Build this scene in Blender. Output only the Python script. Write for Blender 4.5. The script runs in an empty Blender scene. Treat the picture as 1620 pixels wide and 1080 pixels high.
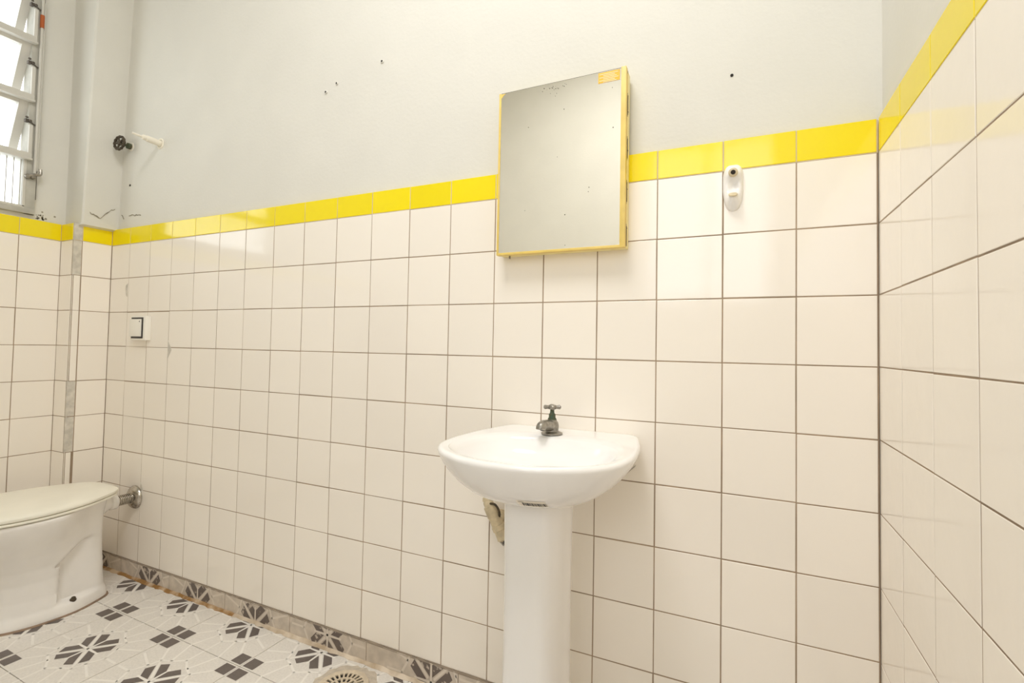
import bpy, bmesh, math, random
from mathutils import Vector, Matrix
random.seed(7)
C = bpy.context.scene.collection
S = bpy.context.scene
PI = math.pi

# ------------------------------------------------------------------ camera
cam = bpy.data.cameras.new('camera'); camo = bpy.data.objects.new('camera', cam); C.objects.link(camo)
cam.sensor_fit = 'HORIZONTAL'; cam.sensor_width = 36.0
cam.lens = 762.109 / 1620 * 36
cam.shift_x = -12.68 / 1620; cam.shift_y = -14.92 / 1620
cam.clip_start = 0.02
yaw, pitch, roll = -0.4216, 0.0308, 0.0180
fw = Vector((math.sin(yaw) * math.cos(pitch), math.cos(yaw) * math.cos(pitch), math.sin(pitch)))
rt = Vector((math.cos(yaw), -math.sin(yaw), 0)); up = rt.cross(fw)
r2 = math.cos(roll) * rt + math.sin(roll) * up; u2 = -math.sin(roll) * rt + math.cos(roll) * up
M = Matrix((r2, u2, -fw)).transposed().to_4x4()
M.translation = Vector((-0.2766, -1.2400, 1.0130))
camo.matrix_world = M
S.camera = camo

# ------------------------------------------------------------------ light and exposure
S.view_settings.view_transform = 'Standard'
S.view_settings.look = 'None'
S.view_settings.gamma = 1
S.view_settings.use_curve_mapping = False
S.view_settings.exposure = -0.12
w = bpy.data.worlds.new('overcast_sky'); S.world = w; w.use_nodes = True
wn = w.node_tree.nodes; bg = wn['Background']
bg.inputs[0].default_value = (0.97, 0.98, 1.0, 1); bg.inputs[1].default_value = 4.6
# openings of the room as light portals (they only guide the sampling of the sky)
def portal(loc, rot, sx, sy):
    l = bpy.data.lights.new('opening_portal', 'AREA'); l.shape = 'RECTANGLE'; l.size = sx; l.size_y = sy
    l.cycles.is_portal = True
    o = bpy.data.objects.new('opening_portal', l); o.location = loc; o.rotation_euler = rot; C.objects.link(o)
portal((-3.3, -0.6, 2.05), (0, -PI / 2, 0), 1.0, 0.8)
portal((-0.46, -2.45, 1.91), (PI / 2, 0, 0), 0.9, 1.25)
# added fill light, unseen: a round area lamp under the ceiling
cl = bpy.data.lights.new('ceiling_fill', 'AREA'); cl.shape = 'DISK'; cl.size = 0.9; cl.energy = 36
cl.color = (1.0, 0.985, 0.97)
clo = bpy.data.objects.new('ceiling_fill', cl); clo.location = (-0.85, -1.15, 3.2); C.objects.link(clo)
S.cycles.max_bounces = 14; S.cycles.diffuse_bounces = 12; S.cycles.glossy_bounces = 5
S.cycles.transmission_bounces = 8; S.cycles.transparent_max_bounces = 12
S.cycles.caustics_reflective = False; S.cycles.caustics_refractive = False
S.cycles.sample_clamp_indirect = 6.0

# ------------------------------------------------------------------ materials
def mat(name, col, rough=0.5, metal=0.0, spec=0.5, noise=0.0, nscale=8.0, bump=0.0, bscale=60.0, col2=None, coat=0.0, lo=0.35, hi=0.7):
    m = bpy.data.materials.new(name); m.use_nodes = True
    n = m.node_tree.nodes; l = m.node_tree.links; b = n['Principled BSDF']
    b.inputs['Base Color'].default_value = (*col, 1); b.inputs['Roughness'].default_value = rough
    b.inputs['Metallic'].default_value = metal; b.inputs['Specular IOR Level'].default_value = spec
    b.inputs['Coat Weight'].default_value = coat
    geo = n.new('ShaderNodeNewGeometry')
    if noise > 0 or col2:
        t = n.new('ShaderNodeTexNoise'); t.inputs['Scale'].default_value = nscale; t.inputs['Detail'].default_value = 5
        l.new(geo.outputs['Position'], t.inputs['Vector'])
        r = n.new('ShaderNodeValToRGB'); l.new(t.outputs['Fac'], r.inputs[0])
        c2 = col2 or tuple(c * (1 - noise) for c in col)
        r.color_ramp.elements[0].position = lo; r.color_ramp.elements[1].position = hi
        r.color_ramp.elements[0].color = (*c2, 1); r.color_ramp.elements[1].color = (*col, 1)
        l.new(r.outputs[0], b.inputs['Base Color'])
    if bump > 0:
        t2 = n.new('ShaderNodeTexNoise'); t2.inputs['Scale'].default_value = bscale; t2.inputs['Detail'].default_value = 3
        l.new(geo.outputs['Position'], t2.inputs['Vector'])
        bm_ = n.new('ShaderNodeBump'); bm_.inputs['Strength'].default_value = bump; bm_.inputs['Distance'].default_value = 0.01
        l.new(t2.outputs['Fac'], bm_.inputs['Height']); l.new(bm_.outputs[0], b.inputs['Normal'])
    return m
def tilemat(name, col, rough, vary):
    m = mat(name, col, rough, bump=0.05, bscale=14.0)
    n = m.node_tree.nodes; l = m.node_tree.links; b = n['Principled BSDF']
    oi = n.new('ShaderNodeObjectInfo'); mr = n.new('ShaderNodeMapRange')
    mr.inputs['To Min'].default_value = 1 - vary; mr.inputs['To Max'].default_value = 1.0
    l.new(oi.outputs['Random'], mr.inputs['Value'])
    mx = n.new('ShaderNodeMix'); mx.data_type = 'RGBA'; mx.blend_type = 'MULTIPLY'; mx.inputs[0].default_value = 1
    mx.inputs[6].default_value = (*col, 1); l.new(mr.outputs[0], mx.inputs[7]); l.new(mx.outputs[2], b.inputs['Base Color'])
    return m
def glassmat(name, tint=(0.96, 0.98, 0.97)):
    m = bpy.data.materials.new(name); m.use_nodes = True
    n = m.node_tree.nodes; l = m.node_tree.links; n.remove(n['Principled BSDF'])
    t = n.new('ShaderNodeBsdfTransparent'); t.inputs[0].default_value = (*tint, 1)
    g = n.new('ShaderNodeBsdfGlossy'); g.inputs['Roughness'].default_value = 0.05
    mx = n.new('ShaderNodeMixShader'); mx.inputs[0].default_value = 0.06
    l.new(t.outputs[0], mx.inputs[1]); l.new(g.outputs[0], mx.inputs[2]); l.new(mx.outputs[0], n['Material Output'].inputs[0])
    return m

PLASTER = mat('cream_plaster', (0.715, 0.704, 0.655), 0.75, spec=0.25, noise=0.035, nscale=5, bump=0.06, bscale=90)
WHITE_T = tilemat('white_glazed_tile', (0.90, 0.85, 0.78), 0.10, 0.035)
YELLOW_T = tilemat('yellow_glazed_tile', (0.90, 0.735, 0.006), 0.10, 0.05)
GROUT = mat('wall_grout', (0.40, 0.30, 0.21), 0.9, noise=0.35, nscale=9)
GROUT2 = mat('pale_border_grout', (0.72, 0.60, 0.40), 0.9, noise=0.25, nscale=12)
CEMENT = mat('grey_cement', (0.70, 0.66, 0.59), 0.9, noise=0.25, nscale=45, bump=0.3, bscale=120)
FLOOR_T = mat('greige_floor_tile', (0.79, 0.76, 0.72), 0.35, noise=0.12, nscale=160)
PRINT = mat('dark_floor_print', (0.15, 0.125, 0.115), 0.35, noise=0.2, nscale=200)
PRINT_W = mat('worn_dark_print', (0.14, 0.11, 0.095), 0.5, col2=(0.50, 0.43, 0.36), nscale=55, lo=0.36, hi=0.42)
LINES_W = mat('worn_pale_print', (0.68, 0.61, 0.53), 0.5)
LINES = mat('pale_floor_print', (0.85, 0.825, 0.785), 0.4)
FGROUT = mat('floor_grout', (0.33, 0.27, 0.21), 0.9, noise=0.3, nscale=20)
SKIRT_T = mat('worn_skirting_tile', (0.64, 0.56, 0.475), 0.45, noise=0.22, nscale=30)
CERAMIC = mat('white_ceramic', (0.86, 0.85, 0.845), 0.10, coat=0.1)
TOILETC = mat('toilet_ceramic', (0.85, 0.83, 0.805), 0.10, noise=0.05, nscale=12)
CREAM = mat('cream_plastic', (0.88, 0.86, 0.765), 0.3, noise=0.05, nscale=10)
CHROME = mat('worn_chrome', (0.62, 0.58, 0.52), 0.22, metal=1.0, noise=0.3, nscale=60)
DULLMETAL = mat('dull_metal', (0.46, 0.43, 0.38), 0.38, metal=0.9, noise=0.45, nscale=90)
VERDIGRIS = mat('green_corroded_brass', (0.07, 0.13, 0.09), 0.6, metal=0.4, col2=(0.12, 0.09, 0.04), nscale=70)
BRONZE = mat('dark_bronze', (0.12, 0.095, 0.065), 0.5, metal=0.6, noise=0.5, nscale=80)
PVC = mat('white_pvc', (0.84, 0.80, 0.70), 0.4)
OLDPVC = mat('aged_pvc', (0.74, 0.63, 0.43), 0.4, noise=0.3, nscale=50)
BLACK = mat('black_rubber', (0.02, 0.018, 0.016), 0.5)
DARKHOLE = mat('dark_hole', (0.02, 0.016, 0.012), 0.9)
WHITEPL = mat('white_plastic', (0.87, 0.85, 0.79), 0.25)
ALU = mat('painted_window_metal', (0.50, 0.49, 0.44), 0.5, noise=0.15, nscale=30)
ALUL = mat('pale_window_metal', (0.60, 0.585, 0.54), 0.45)
BRACKET = mat('grimy_steel', (0.15, 0.13, 0.11), 0.5, metal=0.6, noise=0.4, nscale=90)
ORANGE = mat('orange_tape', (0.42, 0.10, 0.02), 0.6)
YPAINT = mat('yellow_painted_wood', (0.83, 0.62, 0.17), 0.4, noise=0.12, nscale=25)
YPALE = mat('pale_yellow_laminate', (0.86, 0.74, 0.36), 0.4)
MIRROR = mat('mirror_glass', (0.93, 0.915, 0.86), 0.015, metal=1.0)
STICKER = mat('orange_sticker', (0.85, 0.48, 0.04), 0.5)
STICKTXT = mat('sticker_lettering', (0.93, 0.80, 0.52), 0.5)
PAPER = mat('paper_label', (0.88, 0.82, 0.72), 0.6)
INK = mat('black_ink', (0.02, 0.02, 0.02), 0.6)
GLASS = glassmat('window_glass')
RUST = mat('rusty_caulk', (0.58, 0.45, 0.31), 0.85, col2=(0.30, 0.16, 0.05), nscale=14.0, lo=0.42, hi=0.58)
PALEC = mat('stained_pale_caulk', (0.70, 0.61, 0.50), 0.85, col2=(0.46, 0.36, 0.25), nscale=16.0, lo=0.36, hi=0.6)
STAIN = mat('damp_mould', (0.42, 0.38, 0.29), 0.9, noise=0.5, nscale=120)
DRAINP = mat('ivory_drain_metal', (0.70, 0.60, 0.46), 0.4, noise=0.2, nscale=60)

# ------------------------------------------------------------------ mesh helpers
def link(name, me, parent=None):
    o = bpy.data.objects.new(name, me); C.objects.link(o)
    if parent is not None: o.parent = parent
    return o
def finish(name, bm, m, parent=None, smooth=True, angle=35):
    bmesh.ops.recalc_face_normals(bm, faces=bm.faces[:])
    me = bpy.data.meshes.new(name); bm.to_mesh(me); bm.free()
    for mm in (m if isinstance(m, (list, tuple)) else [m]): me.materials.append(mm)
    if smooth:
        for p in me.polygons: p.use_smooth = True
        me.set_sharp_from_angle(angle=math.radians(angle))
    return link(name, me, parent)
def thing(name, loc, label, cat, group=None):
    o = bpy.data.objects.new(name, None); o.empty_display_size = 0.05; C.objects.link(o)
    o.location = loc; o['label'] = label; o['category'] = cat
    if group: o['group'] = group
    return o
def box(bm, x0, x1, y0, y1, z0, z1, bev=0.0, mi=0):
    vs = [bm.verts.new(p) for p in ((x0, y0, z0), (x1, y0, z0), (x1, y1, z0), (x0, y1, z0), (x0, y0, z1), (x1, y0, z1), (x1, y1, z1), (x0, y1, z1))]
    fs = [bm.faces.new([vs[i] for i in q]) for q in ((3, 2, 1, 0), (4, 5, 6, 7), (0, 1, 5, 4), (1, 2, 6, 5), (2, 3, 7, 6), (3, 0, 4, 7))]
    for f in fs: f.material_index = mi
    if bev > 0:
        es = list({e for f in fs for e in f.edges})
        r = bmesh.ops.bevel(bm, geom=es, offset=bev, segments=2, affect='EDGES', profile=0.6)
        for f in r['faces']: f.material_index = mi
    return vs
def loft(bm, rings, cap0=True, cap1=True, mi=0, closed=False):
    R = [[bm.verts.new(p) for p in r] for r in rings]
    n = len(R[0])
    pairs = list(zip(R, R[1:])) + ([(R[-1], R[0])] if closed else [])
    for a, b in pairs:
        for i in range(n):
            bm.faces.new((a[i], a[(i + 1) % n], b[(i + 1) % n], b[i])).material_index = mi
    if cap0 and not closed: bm.faces.new(R[0][::-1]).material_index = mi
    if cap1 and not closed: bm.faces.new(R[-1]).material_index = mi
    return R
def frame_for(d):
    d = Vector(d).normalized()
    a = Vector((0, 0, 1)) if abs(d.z) < 0.9 else Vector((1, 0, 0))
    u = d.cross(a).normalized(); v = d.cross(u).normalized()
    return u, v
def lathe(bm, origin, axis, prof, n=24, mi=0, cap0=True, cap1=True):
    o = Vector(origin); d = Vector(axis).normalized(); u, v = frame_for(d)
    rings = [[o + d * h + (u * math.cos(2 * PI * i / n) + v * math.sin(2 * PI * i / n)) * max(r, 1e-5) for i in range(n)] for r, h in prof]
    loft(bm, rings, cap0, cap1, mi)
def tube(bm, pts, rad, n=10, mi=0):
    pts = [Vector(p) for p in pts]; rings = []
    u = None
    for i, p in enumerate(pts):
        d = (pts[min(i + 1, len(pts) - 1)] - pts[max(i - 1, 0)]).normalized()
        if u is None: u, v = frame_for(d)
        else:
            u = (u - d * u.dot(d)).normalized(); v = d.cross(u)
        r = rad[i] if isinstance(rad, (list, tuple)) else rad
        rings.append([p + (u * math.cos(2 * PI * k / n) + v * math.sin(2 * PI * k / n)) * r for k in range(n)])
    loft(bm, rings, mi=mi)
def smooth_path(pts, k=6):
    pts = [Vector(p) for p in pts]; out = []
    P = [pts[0]] + pts + [pts[-1]]
    for i in range(1, len(P) - 2):
        for j in range(k):
            t = j / k
            a, b, c, d = P[i - 1], P[i], P[i + 1], P[i + 2]
            out.append(0.5 * ((2 * b) + (c - a) * t + (2 * a - 5 * b + 4 * c - d) * t * t + (3 * b - a - 3 * c + d) * t ** 3))
    return out + [pts[-1]]

# ------------------------------------------------------------------ room shell
ZB, P, CEIL = 1.443, 0.153, 3.25          # top of the white tiles, tile pitch, ceiling height
YT = 1.5175                               # top of the yellow border
LX, PX, PYF = -3.0, -2.895, -0.141        # left wall, pillar face, pillar front
FY = -2.25                                # wall behind the camera
def structure(name, bm, m, smooth=False):
    o = finish(name, bm, m, None, smooth); o['kind'] = 'structure'; return o

bm = bmesh.new(); box(bm, -3.3, 0.2, 0.010, 0.16, 0.0, CEIL); wall_back = structure('wall_back', bm, PLASTER)
bm = bmesh.new(); box(bm, 0.010, 0.16, FY, 0.012, 0.0, CEIL); wall_right = structure('wall_right', bm, PLASTER)
bm = bmesh.new()
WY0, WY1, WZ0, WZ1 = -0.965, -0.232, 1.535, 2.56       # window hole in the left wall
for y0, y1, z0, z1 in ((FY, WY0, 0, CEIL), (WY1, 0.012, 0, CEIL), (WY0, WY1, 0, WZ0), (WY0, WY1, WZ1, CEIL)):
    box(bm, -3.16, LX - 0.010, y0, y1, z0, z1)
wall_left = structure('wall_left', bm, PLASTER)
bm = bmesh.new()                                        # plastered, slightly leaning corner pillar
z0, z1 = 0.0, CEIL
def pil(z):
    fx = PX - 0.008 if z < YT - 0.01 else -2.873 + (z - 1.52) * 0.045
    fy = PYF + 0.008 if z < YT - 0.01 else -0.125
    return fx, fy
rings = []
for z in (0.0, YT - 0.012, YT - 0.004, CEIL):
    fx, fy = pil(z)
    rings.append([(LX - 0.012, fy, z), (fx - 0.006, fy, z), (fx, fy + 0.006, z), (fx, 0.011, z), (LX - 0.012, 0.011, z)])
loft(bm, rings); wall_pillar = structure('wall_pillar', bm, PLASTER)
bm = bmesh.new()
OX0, OX1, OZ0, OZ1 = -0.88, -0.04, 1.32, 2.50           # unseen opening behind the camera, added for frontal light
for x0, x1, z0, z1 in ((-3.16, OX0, 0, CEIL), (OX1, 0.16, 0, CEIL), (OX0, OX1, 0, OZ0), (OX0, OX1, OZ1, CEIL)):
    box(bm, x0, x1, FY - 0.15, FY, z0, z1)
wall_front = structure('wall_front', bm, PLASTER)
bm = bmesh.new(); box(bm, -3.16, 0.16, FY - 0.15, 0.16, CEIL, CEIL + 0.1); structure('ceiling', bm, PLASTER)
bm = bmesh.new(); box(bm, -3.16, 0.16, FY - 0.15, 0.16, -0.12, -0.008); floor = structure('floor', bm, FGROUT)

# ------------------------------------------------------------------ wall tiles
_cache = {}
def tile_mesh(wd, ht, m, th=0.006, bev=0.0011):
    key = (round(wd, 4), round(ht, 4), m.name)
    if key in _cache: return _cache[key]
    bm = bmesh.new(); rings = []
    for ins, d in ((0, 0.0), (0, th - bev), (bev * 0.35, th - bev * 0.3), (bev, th)):
        a, b = wd / 2 - ins, ht / 2 - ins
        rings.append([(-a, -d, -b), (a, -d, -b), (a, -d, b), (-a, -d, b)])
    loft(bm, rings, cap0=False)
    bmesh.ops.recalc_face_normals(bm, faces=bm.faces[:])
    f = max(bm.faces, key=lambda q: q.calc_area())
    if f.normal.y > 0: bmesh.ops.reverse_faces(bm, faces=bm.faces[:])
    me = bpy.data.meshes.new('wall_tile'); bm.to_mesh(me); bm.free(); me.materials.append(m)
    _cache[key] = me
    return me
def put_tile(name, parent, org, th, u0, u1, z0, z1, m, gap=0.0026, jit=0.0004, dz=0.0):
    """one tile: its face on the plane through org, u runs along the wall, seen side is local -y turned by th"""
    me = tile_mesh(u1 - u0 - gap, z1 - z0 - gap, m)
    o = link(name, me, parent)
    uc = (u0 + u1) / 2 + random.uniform(-jit, jit)
    out = Vector((math.sin(th), -math.cos(th), 0)); al = Vector((math.cos(th), math.sin(th), 0))
    p = Vector(org) + al * uc - out * 0.006 + out * random.uniform(-0.0002, 0.0003)
    o.location = (p.x, p.y, (z0 + z1) / 2 + random.uniform(-jit, jit) + dz)
    o.rotation_euler = (random.gauss(0, 0.0012), random.gauss(0, 0.0012), th + random.gauss(0, 0.0012))
    return o
ROWS = [(ZB - (j + 1) * P, ZB - j * P) for j in range(9)]
ROWS[8] = (0.067, ROWS[8][1])
def grout(parent, x0, x1, y0, y1):
    bm = bmesh.new(); box(bm, x0, x1, y0, y1, 0.0, ZB - 0.0005); finish('grout_bed', bm, GROUT, parent, False)
    bm = bmesh.new(); box(bm, x0, x1, y0, y1, ZB - 0.0005, YT - 0.003); finish('pale_grout_bed', bm, GROUT2, parent, False)
# back wall: u measured to the left corner from the right corner as negative x
grout(wall_back, -2.9, 0.0, 0.0009, 0.012)
for k in range(19):
    u0, u1 = -(k + 1) * P, -k * P
    if k == 0: u1 = -0.0015
    if k == 18: u0 = PX - 0.0005
    put_tile('border_tile', wall_back, (0, 0, 0), 0, u0, u1, ZB, YT, YELLOW_T)
    for j, (a, b) in enumerate(ROWS):
        dz = -0.0016 if (k in (16, 17) and j == 2) else (-0.0015 if k == 17 and j in (4,) else 0)
        put_tile('wall_tile', wall_back, (0, 0, 0), 0, u0, u1, a, b, WHITE_T, dz=dz)
# right wall: u measured from the corner towards the camera (local x runs to -y)
grout(wall_right, 0.0009, 0.012, FY, 0.0)
for k in range(11):
    u0, u1 = k * P - 0.003, (k + 1) * P - 0.003
    if k == 0: u0 = 0.0015
    put_tile('border_tile', wall_right, (0, 0, 0), -PI / 2, u0, u1, ZB, YT, YELLOW_T, gap=0.0024)
    for j, (a, b) in enumerate(ROWS):
        put_tile('wall_tile', wall_right, (0, 0, 0), -PI / 2, u0, u1, a, b, WHITE_T, gap=0.0024)
# pillar: face towards the room
grout(wall_pillar, PX - 0.009, PX - 0.0009, PYF + 0.004, 0.0)
grout(wall_pillar, LX, PX - 0.004, PYF + 0.0009, PYF + 0.009)
TE = -0.110
for j, (a, b) in enumerate([(ZB, YT)] + ROWS):
    nm, mm = ('border_tile', YELLOW_T) if j == 0 else ('wall_tile', WHITE_T)
    put_tile(nm, wall_pillar, (PX, 0, 0), PI / 2, TE, -0.0002, a, b, mm)
    put_tile(nm, wall_pillar, (0, PYF, 0), 0, LX - 0.0006, PX - 0.0100, a, b, mm)
    # rounded corner bead; missing ones show rough cement
    if j in (0, 1, 5, 6):
        bm = bmesh.new()
        box(bm, PX - 0.010, PX - 0.0008, PYF + 0.0008, TE, a, b, 0.002)
        finish('cement_fill', bm, CEMENT, wall_pillar)
    else:
        bm = bmesh.new(); r = 0.010; rr = []
        t1 = TE - (0.003 if j < 7 else 0.008)
        prof = [(PX - 0.0100, PYF + 0.0002)] + [(PX - r + r * math.sin(q * PI / 8), PYF + r - r * math.cos(q * PI / 8)) for q in range(5)] + [(PX, t1 + 0.0), (PX - 0.008, t1), (PX - 0.0100, PYF + 0.008)]
        for z in (a + 0.0008, b - 0.0008): rr.append([(x, y, z) for x, y in prof])
        loft(bm, rr); finish('corner_bead', bm, WHITE_T, wall_pillar)
# left wall, from the pillar towards the camera
grout(wall_left, LX - 0.012, LX - 0.0009, FY, PYF + 0.004)
ue = [-0.1404, -0.278] + [-0.278 - P * k for k in range(1, 11)]
for q in range(len(ue) - 1):
    u1, u0 = ue[q], max(ue[q + 1], FY)
    if u1 - u0 < 0.02: continue
    if q == 1:
        pass
    put_tile('border_tile', wall_left, (LX, 0, 0), PI / 2, u0, u1, ZB, YT, YELLOW_T)
    for a, b in ROWS: put_tile('wall_tile', wall_left, (LX, 0, 0), PI / 2, u0, u1, a, b, WHITE_T)
# chipped patches showing cement on a few tiles
def chip(parent, pts, y=-0.0011, t=0.0014):
    bm = bmesh.new()
    a = [bm.verts.new((x, y, z)) for x, z in pts]; b = [bm.verts.new((x, y + t, z)) for x, z in pts]
    bm.faces.new(a); bm.faces.new(b[::-1])
    for i in range(len(a)): bm.faces.new((a[i], a[(i + 1) % len(a)], b[(i + 1) % len(a)], b[i]))
    finish('chipped_patch', bm, CEMENT, parent, False)
chip(wall_back, [(-2.756, 1.265), (-2.771, 1.255), (-2.774, 1.235), (-2.766, 1.21), (-2.757, 1.205)])
chip(wall_back, [(-2.448, 1.015), (-2.422, 0.975), (-2.448, 0.935)])
chip(wall_back, [(-2.60, 0.378), (-2.598, 0.405), (-2.588, 0.395), (-2.580, 0.37)])
chip(wall_back, [(-0.5085, 0.715), (-0.5045, 0.722), (-0.512, 0.712), (-0.530, 0.694), (-0.552, 0.684), (-0.540, 0.690), (-0.524, 0.702)][::-1])

# ------------------------------------------------------------------ floor tiles with printed rosettes
TW, TD = 0.3455, 0.327
FO = Vector((-2.203, -0.016)); fa = -0.018
E1 = Vector((math.cos(fa), math.sin(fa))); E2 = Vector((-math.sin(fa), math.cos(fa)))
def clip(poly, nx, ny, d):                # keep nx*x + ny*y <= d
    out = []
    for i in range(len(poly)):
        a, b = poly[i], poly[(i + 1) % len(poly)]
        da, db = nx * a[0] + ny * a[1] - d, nx * b[0] + ny * b[1] - d
        if da <= 0: out.append(a)
        if (da < 0 < db) or (db < 0 < da):
            t = da / (da - db); out.append((a[0] + (b[0] - a[0]) * t, a[1] + (b[1] - a[1]) * t))
    return out
def rotp(pts, q):
    for _ in range(q): pts = [(-y, x) for x, y in pts]
    return pts
PET = []
for q in range(4):
    pt = [(0.0042, 0.0150), (0.0030, 0.050), (0.028, 0.0745), (0.0515, 0.0605)]
    PET.append(rotp(pt, q)); PET.append(rotp([(y, x) for x, y in pt][::-1], q))
HX, HY = TW / 2, TD / 2
DIA = []
for sx in (-1, 1):
    for sy in (-1, 1):
        a, b, c, d = HX - 0.051, HX - 0.006, HY - 0.047, HY - 0.006
        DIA.append([(sx * a, sy * c), (sx * b, sy * c), (sx * b, sy * d), (sx * a, sy * d)])
def seg(p, q, wd=0.0035):
    p, q = Vector(p), Vector(q); n = (q - p).normalized(); n = Vector((-n.y, n.x)) * wd
    return [tuple(p + n), tuple(p - n), tuple(q - n), tuple(q + n)]
LIN = []
for q in range(4):
    for sg in (((0.107, 0.0), (0.084, 0.041)), ((0.084, 0.041), (0.073, 0.073)), ((0.073, 0.073), (0.041, 0.084)), ((0.041, 0.084), (0.0, 0.107)),
               ((0.073, 0.073), (0.120, 0.116)), ((0.084, 0.041), (0.166, 0.072)), ((0.041, 0.084), (0.070, 0.160)), ((0.0, 0.107), (0.0, 0.163)), ((0.010, 0.010), (0.066, 0.066)), ((0.0, 0.0), (0.0, 0.06))):
        LIN.append(seg(*rotp(list(sg), q)))
def printed_tile(name, parent, toworld, clips, mats, th=0.008, lift=0.00025, ext=0.0):
    bm = bmesh.new(); g = 0.0012; w_, h_ = HX - g + ext, HY - g
    base = [(-w_, -h_), (w_, -h_), (w_, h_), (-w_, h_)]
    def cl(p):
        for c in clips:
            p = clip(p, *c)
            if len(p) < 3: return None
        return p
    b = cl(base)
    if not b: bm.free(); return None
    lo = [bm.verts.new(toworld(x, y, -th)) for x, y in b]; hi = [bm.verts.new(toworld(x, y, 0)) for x, y in b]
    bm.faces.new(hi); bm.faces.new(lo[::-1])
    for i in range(len(b)): bm.faces.new((lo[i], lo[(i + 1) % len(b)], hi[(i + 1) % len(b)], hi[i]))
    bmesh.ops.recalc_face_normals(bm, faces=bm.faces[:])
    up_ = (Vector(toworld(0, 0, 1)) - Vector(toworld(0, 0, 0)))
    for mi, polys, lf in ((2, LIN, lift), (1, PET, lift * 1.6), (1, DIA, lift * 1.6)):
        for p in polys:
            p = cl(p)
            if not p: continue
            f = bm.faces.new([bm.verts.new(toworld(x, y, lf)) for x, y in p]); f.material_index = mi
            f.normal_update()
            if f.normal.dot(up_) < 0: f.normal_flip()
    me = bpy.data.meshes.new(name); bm.to_mesh(me); bm.free()
    for m in mats: me.materials.append(m)
    return link(name, me, parent)
def half(nw, dw, ctr):                     # world half-plane nw.p <= dw in tile coordinates
    n = Vector(nw); return (n.dot(E1), n.dot(E2), dw - n.dot(ctr))
for i in range(-3, 8):
    for j in range(-6, 1):
        ctr = FO + E1 * (i * TW) + E2 * (j * TD)
        cls = [half((0, 1), -0.006, ctr), half((-1, 0), 2.995, ctr), half((1, 0), -0.002, ctr), half((0, -1), -FY, ctr)]
        printed_tile('floor_tile', floor, lambda x, y, z, c=ctr: (c.x + E1.x * x + E2.x * y, c.y + E1.y * x + E2.y * y, z), cls, (FLOOR_T, PRINT, LINES))

# skirting made of strips cut from the same tile
bm = bmesh.new(); box(bm, PX, 0.0, -0.003, 0.003, 0.0, 0.069); bb = structure('baseboard_back', bm, FGROUT)
#      joint x of the right end, height of the rosette centre above the floor, centre x
SK = [(-2.707, -0.012, -2.880, 0), (-2.367, 0.000, -2.500, 0), (-2.027, -0.003, -2.187, 0), (-1.687, -0.006, -1.860, 0), (-1.347, 0.045, -1.512, 0), (-1.007, 0.012, -1.100, 0),
      (-0.667, 0.05, -0.84, 0), (-0.327, 0.0, -0.5, 0), (-0.002, 0.04, -0.16, 0)]
px0 = PX
for xr, zc, xc, _ in SK:
    x0, x1 = px0 + 0.0012, xr - 0.0012; px0 = xr
    cls = [(1, 0, x1 - xc), (-1, 0, xc - x0), (0, 1, 0.066 - zc), (0, -1, zc - 0.001)]
    # widen the blank so a strip may be longer than half a tile on one side
    printed_tile('skirting_tile', bb, lambda x, y, z, c=xc, d=zc: (c + x, -0.0055 - z, d + y), cls, (SKIRT_T, PRINT_W, LINES_W), th=0.004, ext=0.2)
n = 150                                   # ragged caulk between skirting and floor, rust-stained in the corner
for i0, i1, mm in ((0, 48, RUST), (48, n, PALEC)):
    bm = bmesh.new(); rings = []
    for i in range(i0, i1 + 1):
        x = PX + (0 - PX) * i / n; h = 0.006 + 0.004 * random.random(); d = 0.007 + 0.007 * random.random()
        rings.append([(x, -0.004, 0.0), (x, -0.004, h), (x, -0.0085, h * 0.9), (x, -0.006 - d, 0.0012), (x, -0.006 - d, 0.0)])
    loft(bm, rings); finish('caulk_line', bm, mm, bb)
bm = bmesh.new(); rings = []
for i in range(n + 1):
    x = PX + (0 - PX) * i / n; h = 0.0665 + 0.003 * random.random()
    rings.append([(x, -0.0005, 0.061), (x, -0.0005, h), (x, -0.005, h - 0.001), (x, -0.0062, 0.064)])
loft(bm, rings); finish('mortar_edge', bm, FGROUT, bb)

# ------------------------------------------------------------------ small marks on the plaster
def hole(loc, r, ring, axis=(0, -1, 0)):
    bm = bmesh.new()
    if ring: lathe(bm, loc, axis, [(r * 1.7, 0), (r * 1.7, 0.003), (r * 1.3, 0.0042), (r, 0.0042)], 14, 0)
    lathe(bm, Vector(loc) + Vector(axis) * (0.003 if ring else 0.0), axis, [(r, 0), (r, 0.0016), (r * 0.4, 0.002)], 12, 1)
    finish('wall_plug', bm, [PLASTER, DARKHOLE], wall_back)
for x, z, r, ring in ((-1.359, 1.958, 0.0035, True), (-1.558, 1.925, 0.0032, True), (-1.608, 1.904, 0.0035, True), (-0.288, 1.678, 0.0036, False), (-2.793, 1.715, 0.005, False)):
    hole((x, 0.010, z), r, ring)
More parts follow.
